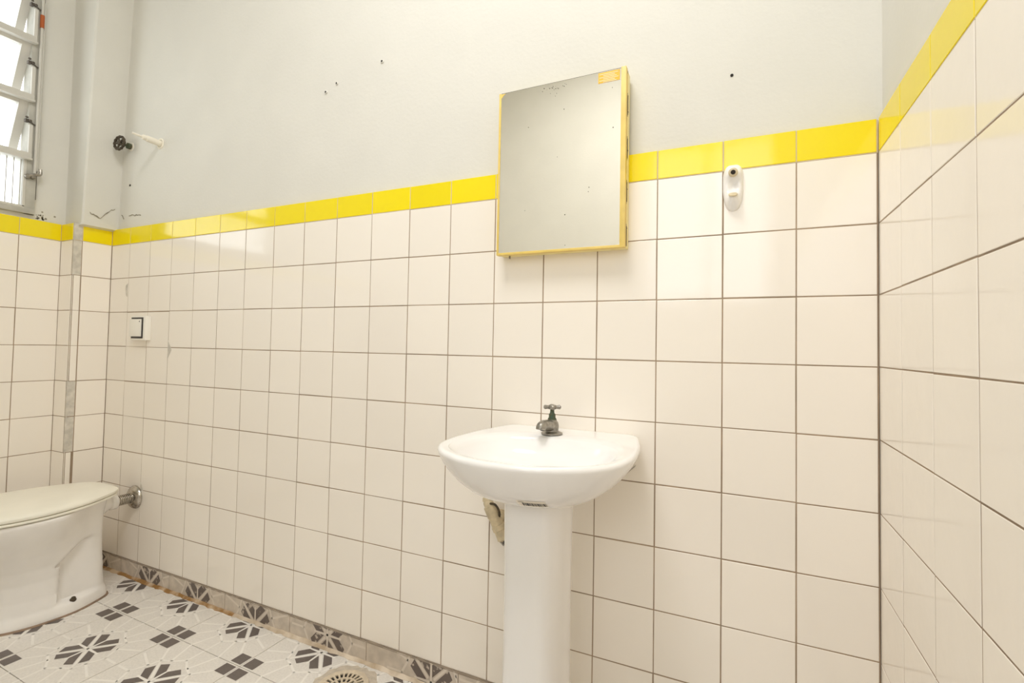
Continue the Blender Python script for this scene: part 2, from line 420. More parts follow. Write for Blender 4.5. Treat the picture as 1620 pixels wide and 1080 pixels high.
# lifting paint along the damp line above the border
def peel(parent, pts, nrm, m=STAIN):
    bm = bmesh.new(); n_ = Vector(nrm); rings = []
    for i, p in enumerate(pts):
        p = Vector(p); wd = 0.0012 + 0.002 * random.random()
        rings.append([p - n_ * 0.001, p + n_ * 0.0018 + Vector((0, 0, wd)), p + n_ * 0.0018 - Vector((0, 0, wd))])
    loft(bm, rings); finish('peeling_paint', bm, m, parent)
def jag(a, b, n_, amp):
    a, b = Vector(a), Vector(b)
    return [a.lerp(b, i / n_) + Vector((0, 0, random.uniform(-amp, amp))) for i in range(n_ + 1)]
fx = lambda z: pil(z)[0]
peel(wall_pillar, [Vector((fx(p.z), p.y, p.z)) for p in jag((0, -0.100, 1.565), (0, -0.055, 1.555), 7, 0.006) + jag((0, -0.045, 1.575), (0, -0.008, 1.612), 5, 0.006)], (1, 0, 0))
peel(wall_back, jag((-2.85, 0.010, 1.585), (-2.83, 0.010, 1.565), 3, 0.005), (0, -1, 0))
peel(wall_back, jag((-2.79, 0.010, 1.575), (-2.70, 0.010, 1.572), 8, 0.005), (0, -1, 0))

# ------------------------------------------------------------------ window in the left wall
win = bpy.data.objects.new('window_1', None); C.objects.link(win); win.location = (LX, -0.6, 1.535); win['kind'] = 'structure'
win['label'] = 'metal framed awning window with tilted open sashes'
def wpart(name, bm, m, parent=win, smooth=True):
    o = finish(name, bm, m, None, smooth); o.parent = parent
    o.matrix_parent_inverse = Matrix.Translation(-Vector((LX, -0.6, 1.535))); return o
WR = -0.236; WL = -0.96
RZ = [1.775, 2.023, 2.271, 2.520]
bm = bmesh.new()
box(bm, -3.05, -2.992, WR - 0.034, WR, 1.535, 2.555, 0.003); box(bm, -3.05, -2.992, WL, WL + 0.034, 1.535, 2.555, 0.003)
box(bm, -3.05, -2.990, WL, WR, 1.535, 1.560, 0.003); box(bm, -3.05, -2.992, WL, WR, 2.530, 2.556, 0.003)
wpart('window_frame', bm, ALU)
bm = bmesh.new(); box(bm, -3.02, -2.9935, WR, WR + 0.0022, 1.60, 2.555)
wpart('frame_gap', bm, BRACKET, smooth=False)
for z in RZ[:3]:
    bm = bmesh.new(); box(bm, -3.045, -2.978, WL + 0.02, WR - 0.022, z - 0.014, z + 0.014, 0.004); box(bm, -3.045, -2.970, WL + 0.02, WR - 0.022, z - 0.017, z - 0.009, 0.002)
    wpart('transom_bar', bm, ALUL)
ang = math.radians(23)
for q in range(3):
    zt = RZ[q + 1] - 0.016; L = RZ[q + 1] - RZ[q] - 0.02
    def sp(u, s, d): # u along the wall, s down the sash, d out of its face
        return (-3.008 - s * math.sin(ang) + d * math.cos(ang), u, zt - s * math.cos(ang) + d * math.sin(ang) * 0.0)
    def sbox(bm, u0, u1, s0, s1, d0, d1):
        rings = [[sp(u0, s, d0), sp(u1, s, d0), sp(u1, s, d1), sp(u0, s, d1)] for s in (s0, s1)]
        loft(bm, rings)
    ua, ub = WL + 0.036, WR - 0.036
    bm = bmesh.new()
    sbox(bm, ub - 0.026, ub + 0.002, 0, L, -0.014, 0.014); sbox(bm, ua, ua + 0.018, 0, L, -0.012, 0.012)
    sbox(bm, ua, ub, 0, 0.016, -0.012, 0.012); sbox(bm, ua, ub, L - 0.016, L, -0.012, 0.012)
    sash = wpart('sash', bm, ALUL, smooth=False)
    bm = bmesh.new(); sbox(bm, ua + 0.016, ub - 0.024, 0.014, L - 0.014, -0.002, 0.002)
    g = finish('glass_pane', bm, GLASS, None, False); g.parent = sash
    # stay: bracket with two bolts and a flat link bar down to the rod
    bm = bmesh.new(); zb = zt - 0.085
    box(bm, -3.005, -2.990, WR - 0.044, WR - 0.024, zb - 0.004, zb + 0.010, 0.002)
    for dy in (-0.042, -0.030):
        lathe(bm, (-2.986, WR + dy, zb + 0.014 * (1 if dy < -0.035 else 0.2)), (1, 0, 0), [(0.0048, 0), (0.0048, 0.004), (0.003, 0.006)], 10)
    tube(bm, [(-2.988, WR - 0.028, zb), (-2.986, WR - 0.020, zb - 0.008), (-2.984, WR - 0.014, zb - 0.010)], 0.0028, 8)
    wpart('stay_bracket', bm, BRACKET)
    bm = bmesh.new(); box(bm, -3.000, -2.983, WR - 0.033, WR - 0.021, RZ[q] + 0.014, zb - 0.012, 0.002)
    wpart('link_bar', bm, ALUL)
bm = bmesh.new(); box(bm, -3.012, -3.006, WL + 0.034, WR - 0.034, 1.560, 1.762, 0)
wpart('glass_pane', bm, GLASS, smooth=False)
bm = bmesh.new()
for k in range(30):
    y = WR - 0.046 - k * 0.0215
    if y > WL + 0.04: box(bm, -3.0062, -3.003, y - 0.0014, y + 0.0014, 1.561, 1.761)
wpart('glass_rib', bm, ALU, smooth=False)
bm = bmesh.new(); box(bm, -3.008, -2.990, WL + 0.034, WR - 0.034, 1.557, 1.566, 0.001); box(bm, -3.008, -2.990, WR - 0.042, WR - 0.033, 1.56, 1.762, 0.001)
wpart('glazing_bead', bm, ALUL)
bm = bmesh.new(); tube(bm, [(-2.984, WR - 0.009, 1.70), (-2.984, WR - 0.008, 2.50)], 0.0052, 10); tube(bm, [(-2.988, WR - 0.001, 1.72), (-2.988, WR + 0.001, 2.45)], 0.003, 8)
wpart('control_rod', bm, ALUL)
bm = bmesh.new(); tube(bm, [(-2.984, WR - 0.0085, 2.335), (-2.984, WR - 0.0085, 2.39)], 0.0072, 10); wpart('orange_tape', bm, ORANGE)
bm = bmesh.new()
lathe(bm, (-2.992, WR - 0.030, 1.690), (1, 0, 0), [(0.010, 0), (0.010, 0.012), (0.005, 0.016)], 12)
lathe(bm, (-2.992, WR - 0.014, 1.692), (1, 0, 0), [(0.009, 0), (0.009, 0.014), (0.004, 0.018)], 12)
tube(bm, smooth_path([(-2.982, WR - 0.03, 1.692), (-2.974, WR - 0.012, 1.700), (-2.972, WR + 0.004, 1.706), (-2.976, WR + 0.006, 1.728)]), 0.006, 8)
wpart('lever_handle', bm, DULLMETAL)
# patch of mould at the window's lower corner
bm = bmesh.new()
for _ in range(26):
    y, z = WR + 0.012 + abs(random.gauss(0, 0.02)), 1.522 + abs(random.gauss(0, 0.014))
    r = random.uniform(0.0015, 0.0045)
    lathe(bm, (LX - 0.010, y, z), (1, 0, 0), [(r, 0), (r * 0.9, 0.0008)], 7)
mo = finish('mould_spot', bm, STAIN, wall_left); mo['kind'] = 'stuff'

# frame of the unseen opening added behind the camera to let light in
rear_open = bpy.data.objects.new('rear_light_opening', None); C.objects.link(rear_open); rear_open.location = (-0.45, FY, OZ0); rear_open['kind'] = 'structure'
bm = bmesh.new()
for x0, x1, z0, z1 in ((OX0, OX0 + 0.035, OZ0, OZ1), (OX1 - 0.035, OX1, OZ0, OZ1), (OX0, OX1, OZ0, OZ0 + 0.035), (OX0, OX1, OZ1 - 0.035, OZ1), (-0.467, -0.433, OZ0, OZ1)):
    box(bm, x0, x1, FY - 0.10, FY - 0.05, z0, z1, 0.002)
o = finish('window_frame', bm, ALUL, None); o.parent = rear_open; o.matrix_parent_inverse = Matrix.Translation(-rear_open.location)

# ------------------------------------------------------------------ pedestal washbasin
BX = -0.677
sink = thing('pedestal_washbasin', (BX, -0.15, 0), 'white ceramic washbasin on a tall pedestal under the yellow-framed mirror cabinet', 'washbasin')
N = 96
def radial(pts, ctr, n=N, step=10):
    """resample a closed smooth outline at even angles around ctr"""
    pp = [Vector((x, y, 0)) for x, y in pts]; full = pp + [Vector((-p.x, p.y, 0)) for p in pp[-2:0:-1]]
    L = len(full); dense = []
    for i in range(L):
        a, b, c, d = full[i - 1], full[i], full[(i + 1) % L], full[(i + 2) % L]
        for k in range(step):
            t = k / step
            dense.append(0.5 * ((2 * b) + (c - a) * t + (2 * a - 5 * b + 4 * c - d) * t * t + (3 * b - a - 3 * c + d) * t ** 3))
    pol = sorted((math.atan2(p.y - ctr[1], p.x - ctr[0]) % (2 * PI), (p - Vector((*ctr, 0))).length) for p in dense)
    out = []
    for i in range(n):
        th = 2 * PI * i / n
        j = next((q for q, v in enumerate(pol) if v[0] > th), 0)
        a, b = pol[j - 1], pol[j]
        da = (th - a[0]) % (2 * PI); db = (b[0] - a[0]) % (2 * PI) or 1e-6
        r = a[1] + (b[1] - a[1]) * min(1, da / db)
        out.append((ctr[0] + r * math.cos(th), ctr[1] + r * math.sin(th)))
    return out
def sellipse(cx, cy, hx, hy, e, n=N):
    out = []
    for i in range(n):
        th = 2 * PI * i / n; c, s = math.cos(th), math.sin(th)
        r = (abs(c / hx) ** e + abs(s / hy) ** e) ** (-1 / e)
        out.append((cx + r * c, cy + r * s))
    return out
RIM = radial([(0, -0.001), (0.10, -0.001), (0.156, -0.002), (0.176, -0.012), (0.190, -0.06), (0.205, -0.13), (0.213, -0.20), (0.2135, -0.27), (0.201, -0.33), (0.163, -0.382), (0.105, -0.420), (0.05, -0.437), (0, -0.441)], (0, -0.21))
BAS = sellipse(0, -0.26, 0.0754, 0.0946, 2.545)
INN = sellipse(0, -0.268, 0.180, 0.140, 2.5)
def mixr(a, b, t, z): return [(BX + p[0] + (q[0] - p[0]) * t, p[1] + (q[1] - p[1]) * t, z) for p, q in zip(a, b)]
def sc(a, ctr, k, z): return [(BX + ctr[0] + (p[0] - ctr[0]) * k, ctr[1] + (p[1] - ctr[1]) * k, z) for p in a]
rings = []
for k in range(17):                       # convex belly from the pedestal seat up to the rim
    t = k / 16 * PI / 2; bl = math.sin(t) ** 1.143; h = 1 - max(0.0, math.cos(t)) ** 1.504
    rings.append([(BX + p[0] + (q[0] - p[0]) * bl, p[1] + (q[1] - p[1]) * bl, (0.6725 + 0.1518 * (-p[1] - 0.18)) * (1 - h) + 0.788 * h) for p, q in zip(BAS, RIM)])
c0 = (0, -0.21)
rings += [sc(RIM, c0, 0.998, 0.7915), sc(RIM, c0, 0.990, 0.7945), sc(RIM, c0, 0.975, 0.7965), sc(RIM, c0, 0.955, 0.7965)]
ci = (0, -0.268)
rings += [mixr(sc0 := [(p[0] * 0.93, c0[1] + (p[1] - c0[1]) * 0.93) for p in RIM], INN, 0.55, 0.7945)]
rings += [sc(INN, ci, 1.02, 0.793), sc(INN, ci, 0.985, 0.789), sc(INN, ci, 0.955, 0.780), sc(INN, ci, 0.90, 0.763), sc(INN, ci, 0.80, 0.748), sc(INN, ci, 0.62, 0.737), sc(INN, ci, 0.4, 0.730), sc(INN, ci, 0.2, 0.727), sc(INN, ci, 0.12, 0.726)]
def inv(p): return Matrix.Translation(-Vector(p.location))
def part(name, bm, m, parent, root=None, smooth=True, angle=40):
    o = finish(name, bm, m, None, smooth, angle); o.parent = parent
    o.matrix_parent_inverse = inv(root if root is not None else parent)
    return o
def sub(name, bm, m, parent, smooth=True, angle=40):      # its parent is a part whose own transform is identity over the root's inverse
    o = finish(name, bm, m, None, smooth, angle); o.parent = parent; return o
bm = bmesh.new(); loft(bm, rings); basin = part('basin', bm, CERAMIC, sink)
bm = bmesh.new(); lathe(bm, (BX, -0.268, 0.7255), (0, 0, 1), [(0.024, 0), (0.024, 0.003), (0.018, 0.0035), (0.016, 0.001)], 20); sub('basin_drain', bm, CHROME, basin)
bm = bmesh.new(); rings = []
for z, hx, hy in ((0.0, 0.092, 0.115), (0.02, 0.090, 0.113), (0.05, 0.080, 0.103), (0.12, 0.067, 0.092), (0.25, 0.061, 0.087), (0.40, 0.060, 0.086), (0.55, 0.0605, 0.087), (0.66, 0.062, 0.089), (0.694, 0.062, 0.089)):
    rings.append([(BX + 0.0095 + x, y, min(z, 0.676 + 0.12 * (-y - 0.18)) if z > 0.66 else z) for x, y in sellipse(0, -0.245, hx, hy, 3.4)])
loft(bm, rings); part('pedestal', bm, CERAMIC, sink)
# paper label with bar code on the belly of the basin
from mathutils.bvhtree import BVHTree
tb = bmesh.new(); tb.from_mesh(basin.data); tree = BVHTree.FromBMesh(tb); tb.free()
def decal(bm, x0, x1, z0, z1, off, mi, n=8):
    g = []
    for k in range(4):
        row = []
        for i in range(n + 1):
            h, nn, _, _ = tree.ray_cast(Vector((x0 + (x1 - x0) * i / n, -0.7, z0 + (z1 - z0) * k / 3)), Vector((0, 1, 0)))
            row.append(bm.verts.new(h + nn.normalized() * (off if nn.y < 0 else -off)))
        g.append(row)
    for a, b in zip(g, g[1:]):
        for i in range(n):
            bm.faces.new((a[i], a[i + 1], b[i + 1], b[i])).material_index = mi
bm = bmesh.new()
lx0, lx1 = -0.655, -0.602; lz = 0.7085
decal(bm, lx0, lx1, lz, lz + 0.016, 0.0008, 0)
xx = lx0 + 0.010
for wdt in (3, 1, 2, 4, 2, 1, 3, 1, 2, 1, 3, 2, 1, 1, 3, 1):
    decal(bm, xx, xx + wdt * 0.0008, lz + 0.003, lz + 0.0115, 0.0013, 1, 2); xx += wdt * 0.0008 + 0.0012
decal(bm, lx0 + 0.003, lx0 + 0.014, lz + 0.0130, lz + 0.0138, 0.0013, 1, 3)
sub('barcode_label', bm, [PAPER, INK], basin)['label'] = 'small white paper label with a black bar code'

# tap
TX, TY, TZ = -0.700, -0.088, 0.7955
bm = bmesh.new()
lathe(bm, (TX, TY, TZ), (0, 0, 1), [(0.027, 0), (0.027, 0.003), (0.022, 0.005), (0.0165, 0.007), (0.0165, 0.012), (0.0175, 0.02), (0.0155, 0.029), (0.012, 0.033), (0.012, 0.036)], 24)
path = smooth_path([(TX, TY, TZ + 0.018), (TX - 0.003, TY - 0.02, TZ + 0.023), (TX - 0.006, TY - 0.040, TZ + 0.026), (TX - 0.008, TY - 0.053, TZ + 0.024), (TX - 0.0085, TY - 0.056, TZ + 0.017)], 5)
tube(bm, path, [0.0145 - 0.0025 * i / (len(path) - 1) for i in range(len(path))], 16)
tap = part('tap', bm, DULLMETAL, sink)
tap['label'] = 'tarnished metal tap with a green corroded stem'
bm = bmesh.new()
lathe(bm, (TX, TY, TZ + 0.034), (0, 0, 1), [(0.011, 0), (0.011, 0.005), (0.009, 0.006), (0.009, 0.015), (0.0065, 0.017), (0.0055, 0.021), (0.0055, 0.028), (0.0075, 0.029), (0.0075, 0.034)], 8)
sub('tap_stem', bm, VERDIGRIS, tap)
bm = bmesh.new()
for rr_ in (0, 1):
    for q in range(2):
        a = PI / 4 * 0.6 + q * PI / 2; d = Vector((math.cos(a), math.sin(a), 0)); c = Vector((TX, TY, TZ + 0.067))
        if rr_ == 0: tube(bm, [c - d * 0.022, c - d * 0.019, c - d * 0.010, c, c + d * 0.010, c + d * 0.019, c + d * 0.022], [0.003, 0.0058, 0.0042, 0.006, 0.0042, 0.0058, 0.003], 10)
lathe(bm, (TX, TY, TZ + 0.062), (0, 0, 1), [(0.010, 0), (0.011, 0.005), (0.009, 0.010), (0.003, 0.012)], 16)
sub('tap_handle', bm, DULLMETAL, tap)

# water supply fitting on the wall left of the pedestal
sup = thing('supply_fitting', (-0.885, 0, 0.52), 'aged cream plastic pipe fitting on the tiles beside the washbasin pedestal', 'pipe fitting')
A, B = Vector((-0.905, -0.036, 0.580)), Vector((-0.853, -0.036, 0.484))
d = (B - A).normalized(); ln = (B - A).length
bm = bmesh.new()
lathe(bm, A, d, [(0.012, -0.004), (0.014, 0.0), (0.014, 0.010), (0.0175, 0.011), (0.018, 0.040), (0.0165, 0.042), (0.0165, 0.066), (0.0185, 0.067), (0.0185, 0.080), (0.016, 0.081), (0.017, ln - 0.004), (0.012, ln)], 20)
part('fitting_body', bm, OLDPVC, sup)
bm = bmesh.new(); m0 = A + d * 0.055
lathe(bm, (m0.x, 0.001, m0.z), (0, -1, 0), [(0.022, 0), (0.022, 0.003), (0.013, 0.006), (0.013, 0.036)], 18); part('wall_stub', bm, OLDPVC, sup)
bm = bmesh.new(); box(bm, A.x - 0.014, A.x + 0.010, A.y - 0.008, A.y + 0.008, A.z + 0.0, A.z + 0.012, 0.003); part('valve_knob', bm, OLDPVC, sup)
bm = bmesh.new()
tube(bm, smooth_path([A + Vector((0.004, -0.006, -0.002)), A + Vector((0.026, -0.010, 0.0)), A + Vector((0.037, -0.006, -0.016)), A + Vector((0.036, 0, -0.034)), A + Vector((0.026, 0.002, -0.046))]), 0.0032, 8)
tube(bm, smooth_path([A + d * 0.062 + Vector((0.010, 0, 0)), A + d * 0.06 + Vector((0.03, 0.006, -0.006)), A + d * 0.06 + Vector((0.10, 0.01, -0.006))]), 0.0035, 8)
part('thin_cable', bm, BRONZE, sup)
bm = bmesh.new(); tube(bm, smooth_path([B - d * 0.01, B + Vector((0.012, 0, -0.014)), B + Vector((0.05, 0.004, -0.044)), B + Vector((0.10, 0.0, -0.05))]), 0.0055, 10)
part('flexible_hose', bm, BLACK, sup)
bm = bmesh.new(); tube(bm, [B + Vector((-0.024, -0.004, 0.024)), B + Vector((-0.012, -0.006, 0.0)), B + Vector((0.004, -0.008, -0.010))], 0.003, 8); part('wire_clip', bm, DULLMETAL, sup)

# ------------------------------------------------------------------ mirror cabinet
X0, X1, Z0, Z1 = -0.889, -0.531, 1.267, 1.727
cab = thing('mirror_cabinet', ((X0 + X1) / 2, 0, Z0), 'wall cabinet with a plain mirror door and yellow frame above the washbasin', 'mirror cabinet')
bm = bmesh.new(); box(bm, X0 + 0.002, X1, -0.027, 0.0, Z0 + 0.002, Z1 - 0.004, 0.001); part('cabinet_body', bm, YPALE, cab)
bm = bmesh.new()
box(bm, X0, X0 + 0.0065, -0.0465, -0.0285, Z0, Z1 - 0.002, 0.001); box(bm, X1 - 0.013, X1, -0.0465, -0.0285, Z0, Z1, 0.001)
box(bm, X0 + 0.006, X1 - 0.012, -0.0465, -0.0285, Z0, Z0 + 0.0065, 0.001)
fr = part('door_frame', bm, YPAINT, cab)
bm = bmesh.new(); box(bm, X0 + 0.006, X1 - 0.0125, -0.0452, -0.0295, Z0 + 0.006, Z1 - 0.003); part('mirror_glass', bm, MIRROR, cab, smooth=False)
bm = bmesh.new(); box(bm, X0 + 0.006, X1 - 0.013, -0.0440, -0.0290, Z1 - 0.0032, Z1 - 0.0012); part('mirror_edge', bm, BRONZE, cab, smooth=False)
bm = bmesh.new()
box(bm, X1 - 0.004, X1 + 0.0004, -0.0286, -0.0269, Z0 + 0.004, Z1 - 0.004)
part('hinge_leaf', bm, BRONZE, cab, smooth=False)
for k in range(4):
    bm = bmesh.new(); z = Z0 + 0.052 + k * 0.100; box(bm, X1 - 0.004, X1 + 0.0007, -0.0286, -0.018, z, z + 0.0014)
    part('hinge_joint', bm, BRONZE, cab, smooth=False)
for k in range(8):
    bm = bmesh.new(); z = Z0 + 0.006 + k * 0.056; tube(bm, [(X1 + 0.0002, -0.0277, z), (X1 + 0.0002, -0.0277, z + 0.05)], 0.0014, 8); part('hinge_knuckle', bm, YPALE if k % 2 else BRONZE, cab)
bm = bmesh.new(); random.seed(3)
ym = -0.0453
def spot(fx_, fz, r): lathe(bm, (X0 + 0.006 + fx_ * (X1 - X0 - 0.018), ym + 0.0004, Z0 + 0.006 + fz * (Z1 - Z0 - 0.01)), (0, -1, 0), [(r, 0), (r, 0.0007)], 7)
for _ in range(22): spot(0.46 + random.gauss(0, 0.05), 0.985 - abs(random.gauss(0, 0.02)), random.uniform(0.0004, 0.0012))
for a, b, r in ((0.55, 0.83, 0.0013), (0.25, 0.76, 0.0011), (0.94, 0.67, 0.0015), (0.93, 0.9, 0.001), (0.76, 0.345, 0.0012), (0.755, 0.32, 0.001), (0.57, 0.2, 0.0014), (0.575, 0.02, 0.001), (0.23, 0.25, 0.0008), (0.5, 0.55, 0.0006)): spot(a, b, r)
part('mirror_spot', bm, BRONZE, cab)['kind'] = 'stuff'
bm = bmesh.new()
p_ = [(X0 + 0.006, Z1 - 0.004), (X0 + 0.020, Z1 - 0.004), (X0 + 0.013, Z1 - 0.0085), (X0 + 0.0085, Z1 - 0.014), (X0 + 0.006, Z1 - 0.016)]
f = [bm.verts.new((x, ym - 0.0003, z)) for x, z in p_]; g = [bm.verts.new((x, ym + 0.0005, z)) for x, z in p_]
bm.faces.new(f); bm.faces.new(g[::-1])
for i in range(5): bm.faces.new((f[i], f[(i + 1) % 5], g[(i + 1) % 5], g[i]))
part('mirror_chip', bm, YPAINT, cab, smooth=False)
bm = bmesh.new()
sx0, sx1, sz0, sz1 = X1 - 0.0725, X1 - 0.0165, Z1 - 0.032, Z1 - 0.005
box(bm, sx0, sx1, ym - 0.0005, ym + 0.0002, sz0, sz1)
for k in range(6):
    z = sz1 - 0.0045 - k * 0.0041; a = sx0 + 0.003 + 0.010 * (k % 2); b = sx1 - 0.004 - 0.009 * ((k * 2) % 3) / 2
    box(bm, a, b, ym - 0.0009, ym - 0.0005, z - 0.0012, z + 0.0004, 0, 1)
part('sticker', bm, [STICKER, STICKTXT], cab, smooth=False)['label'] = 'small orange sticker with lines of pale print'
bm = bmesh.new(); x = X0 + 0.028; box(bm, x - 0.0015, x + 0.0015, -0.020, -0.014, Z0 - 0.006, Z0 + 0.003, 0.001)
part('cabinet_hook', bm, DULLMETAL, cab)

# ------------------------------------------------------------------ ceramic wall bracket right of the cabinet
HX_, HZ_ = -0.284, 1.399
br = thing('wall_bracket', (HX_, 0, HZ_), 'white glazed oval bracket with a dark screw hole below the yellow border', 'wall bracket')
bm = bmesh.new(); rings = []
def br_out(z):                            # half width at height fraction -1..1
    hw = 0.0225 if z > -0.1 else 0.0225 - 0.007 * ((-0.1 - z) / 0.9) ** 1.3
    return hw * (max(0.0, 1 - abs(z) ** 5.0)) ** 0.42
nz, nx = 40, 20
grid = []
for i in range(nz + 1):
    z = -1 + 2 * i / nz; row = []; hw = max(br_out(z), 0.0006)
    for j in range(nx + 1):
        x = -1 + 2 * j / nx
        edge = (1 - abs(x) ** 4) ** 0.5 * (1 - abs(z) ** 6) ** 0.5
        dep = 0.015 * edge
        zz = z * 0.056
        g1 = math.exp(-((zz - 0.030) / 0.012) ** 2 - (x * hw / 0.015) ** 2); dep += 0.010 * g1          # boss around the screw
        g2 = math.exp(-((zz - 0.000) / 0.015) ** 2 - (x * hw / 0.010) ** 2); dep -= 0.008 * g2 * edge   # hollow
        g3 = math.exp(-((zz + 0.028) / 0.014) ** 2 - (x * hw / 0.013) ** 2); dep += 0.014 * g3          # lower lip
        row.append((HX_ + x * hw, -max(dep, 0.0), HZ_ + zz))
    grid.append(row)
V = [[bm.verts.new(p) for p in r] for r in grid]
for a, b in zip(V, V[1:]):
    for j in range(nx): bm.faces.new((a[j], a[j + 1], b[j + 1], b[j]))
part('bracket_body', bm, CERAMIC, br, angle=70)
bm = bmesh.new(); lathe(bm, (HX_, -0.0238, HZ_ + 0.030), (0, -1, -0.15), [(0.0105, 0), (0.0105, 0.001), (0.0085, 0.0022)], 20); part('screw_washer', bm, OLDPVC, br)
bm = bmesh.new(); lathe(bm, (HX_, -0.0258, HZ_ + 0.030), (0, -1, -0.15), [(0.0055, 0), (0.0052, 0.0008)], 16); part('screw_hole', bm, DARKHOLE, br)
bm = bmesh.new(); lathe(bm, (HX_, -0.0265, HZ_ - 0.023), (0, -0.6, 0.8), [(0.010, 0), (0.010, 0.0016), (0.008, 0.0022)], 18); part('lip_insert', bm, OLDPVC, br)

# ------------------------------------------------------------------ flush valve cover above the toilet pipe
fv = thing('flush_valve', (-2.622, 0, 1.064), 'square white flush valve cover with black-edged push button on the tiles', 'flush valve')
bm = bmesh.new(); box(bm, -2.675, -2.569, -0.024, 0.0, 1.012, 1.117, 0.004); part('cover', bm, WHITEPL, fv)
bm = bmesh.new(); box(bm, -2.667, -2.584, -0.0262, -0.0235, 1.020, 1.110, 0.001); part('button_gap', bm, BLACK, fv)
bm = bmesh.new(); box(bm, -2.674, -2.5915, -0.030, -0.0245, 1.028, 1.103, 0.002); bt = part('push_button', bm, WHITEPL, fv)
bm = bmesh.new(); lathe(bm, (-2.601, -0.0295, 1.093), (0, -1, 0), [(0.003, 0), (0.003, 0.001)], 10); sub('button_dot', bm, BLACK, bt)

# ------------------------------------------------------------------ shower valve wheel and pipe stub high on the wall
vw = thing('valve_wheel', (-2.796, 0.01, 1.892), 'dark bronze spoked valve handwheel on the plaster in the corner', 'valve')
vc = Vector((-2.796, 0.010, 1.892))
bm = bmesh.new(); lathe(bm, vc, (0, -1, 0), [(0.020, 0), (0.019, 0.002), (0.014, 0.003)], 16); part('plaster_collar', bm, PVC, vw)
bm = bmesh.new(); lathe(bm, vc, (0, -1, 0), [(0.012, 0.002), (0.014, 0.006), (0.014, 0.017), (0.009, 0.019), (0.006, 0.021), (0.0055, 0.046)], 8); part('valve_stem', bm, VERDIGRIS, vw)
bm = bmesh.new(); wc = vc + Vector((0, -0.047, 0)); tilt = Vector((0.15, -1, 0.05)).normalized(); u_, v_ = frame_for(tilt)
R0 = 0.029; nseg = 40
rg = []
for i in range(nseg):
    a = 2 * PI * i / nseg; rad = u_ * math.cos(a) + v_ * math.sin(a); rr_ = 0.0055 + 0.0012 * math.cos(a * 12)
    rg.append([wc + rad * R0 + (rad * math.cos(t) + tilt * math.sin(t)) * rr_ for t in (2 * PI * k / 8 for k in range(8))])
loft(bm, rg, closed=True)
for q in range(5):
    a = 2 * PI * q / 5; rad = u_ * math.cos(a) + v_ * math.sin(a); tube(bm, [wc + rad * 0.006, wc + rad * R0], 0.0042, 8)
lathe(bm, wc - tilt * 0.005, tilt, [(0.011, 0), (0.012, 0.005), (0.010, 0.010), (0.004, 0.012)], 14)
part('handwheel', bm, BRONZE, vw)

pst = thing('pipe_stub', (-2.576, 0.01, 1.872), 'short white plastic shower pipe stub on the plaster beside the handwheel', 'pipe')
pc = Vector((-2.576, 0.010, 1.872)); pd = Vector((0.0, -1, 0.035)).normalized()
bm = bmesh.new(); lathe(bm, pc, pd, [(0.013, 0.0), (0.013, 0.055), (0.0105, 0.057), (0.0105, 0.070), (0.007, 0.072), (0.0045, 0.074), (0.0045, 0.108), (0.003, 0.109)], 18); part('pipe_body', bm, PVC, pst)
bm = bmesh.new()
rg = []
for i in range(28):
    a = 2 * PI * i / 28; rad = Vector((math.cos(a), 0, math.sin(a)))
    rg.append([pc + rad * 0.020 + (rad * math.cos(t) + Vector((0, -1, 0)) * math.sin(t)) * 0.004 for t in (2 * PI * k / 8 for k in range(8))])
loft(bm, rg, closed=True); part('wall_flange', bm, PVC, pst)

# ------------------------------------------------------------------ toilet
QX = -2.632
wcb = thing('toilet', (QX, -0.3, 0), 'white ceramic toilet bowl with a closed cream lid in the corner', 'toilet')
def sstep(a, b, x):
    t = max(0.0, min(1.0, (x - a) / (b - a))); return t * t * (3 - 2 * t)
# level: z, rear y, front y, half width at the widest, y of the widest, half width at the rear end, squareness of rear
LV = [(0.0, -0.118, -0.470, 0.124, -0.26, 0.100), (0.012, -0.116, -0.470, 0.125, -0.26, 0.101), (0.030, -0.118, -0.462, 0.122, -0.26, 0.100), (0.045, -0.124, -0.455, 0.116, -0.26, 0.098),
      (0.09, -0.130, -0.450, 0.114, -0.26, 0.099), (0.15, -0.134, -0.455, 0.116, -0.28, 0.097), (0.20, -0.136, -0.475, 0.124, -0.31, 0.096), (0.25, -0.137, -0.505, 0.142, -0.33, 0.098),
      (0.29, -0.136, -0.535, 0.160, -0.34, 0.099), (0.33, -0.132, -0.565, 0.180, -0.34, 0.094), (0.36, -0.126, -0.582, 0.194, -0.34, 0.096), (0.378, -0.122, -0.588, 0.200, -0.34, 0.098), (0.386, -0.122, -0.586, 0.199, -0.34, 0.098), (0.389, -0.126, -0.580, 0.194, -0.34, 0.094)]
def lev(z):
    for a, b in zip(LV, LV[1:]):
        if a[0] <= z <= b[0]:
            t = (z - a[0]) / (b[0] - a[0]); return [p + (q - p) * t for p, q in zip(a, b)]
    return list(LV[-1])
def arch(y):                              # upper edge of the recessed side panel
    pts = [(-0.345, 0.165), (-0.30, 0.205), (-0.262, 0.240), (-0.225, 0.262), (-0.19, 0.266), (-0.155, 0.250), (-0.13, 0.22)]
    if y <= pts[0][0]: return pts[0][1]
    for (a, p), (b, q) in zip(pts, pts[1:]):
        if a <= y <= b: return p + (q - p) * (y - a) / (b - a)
    return pts[-1][1]
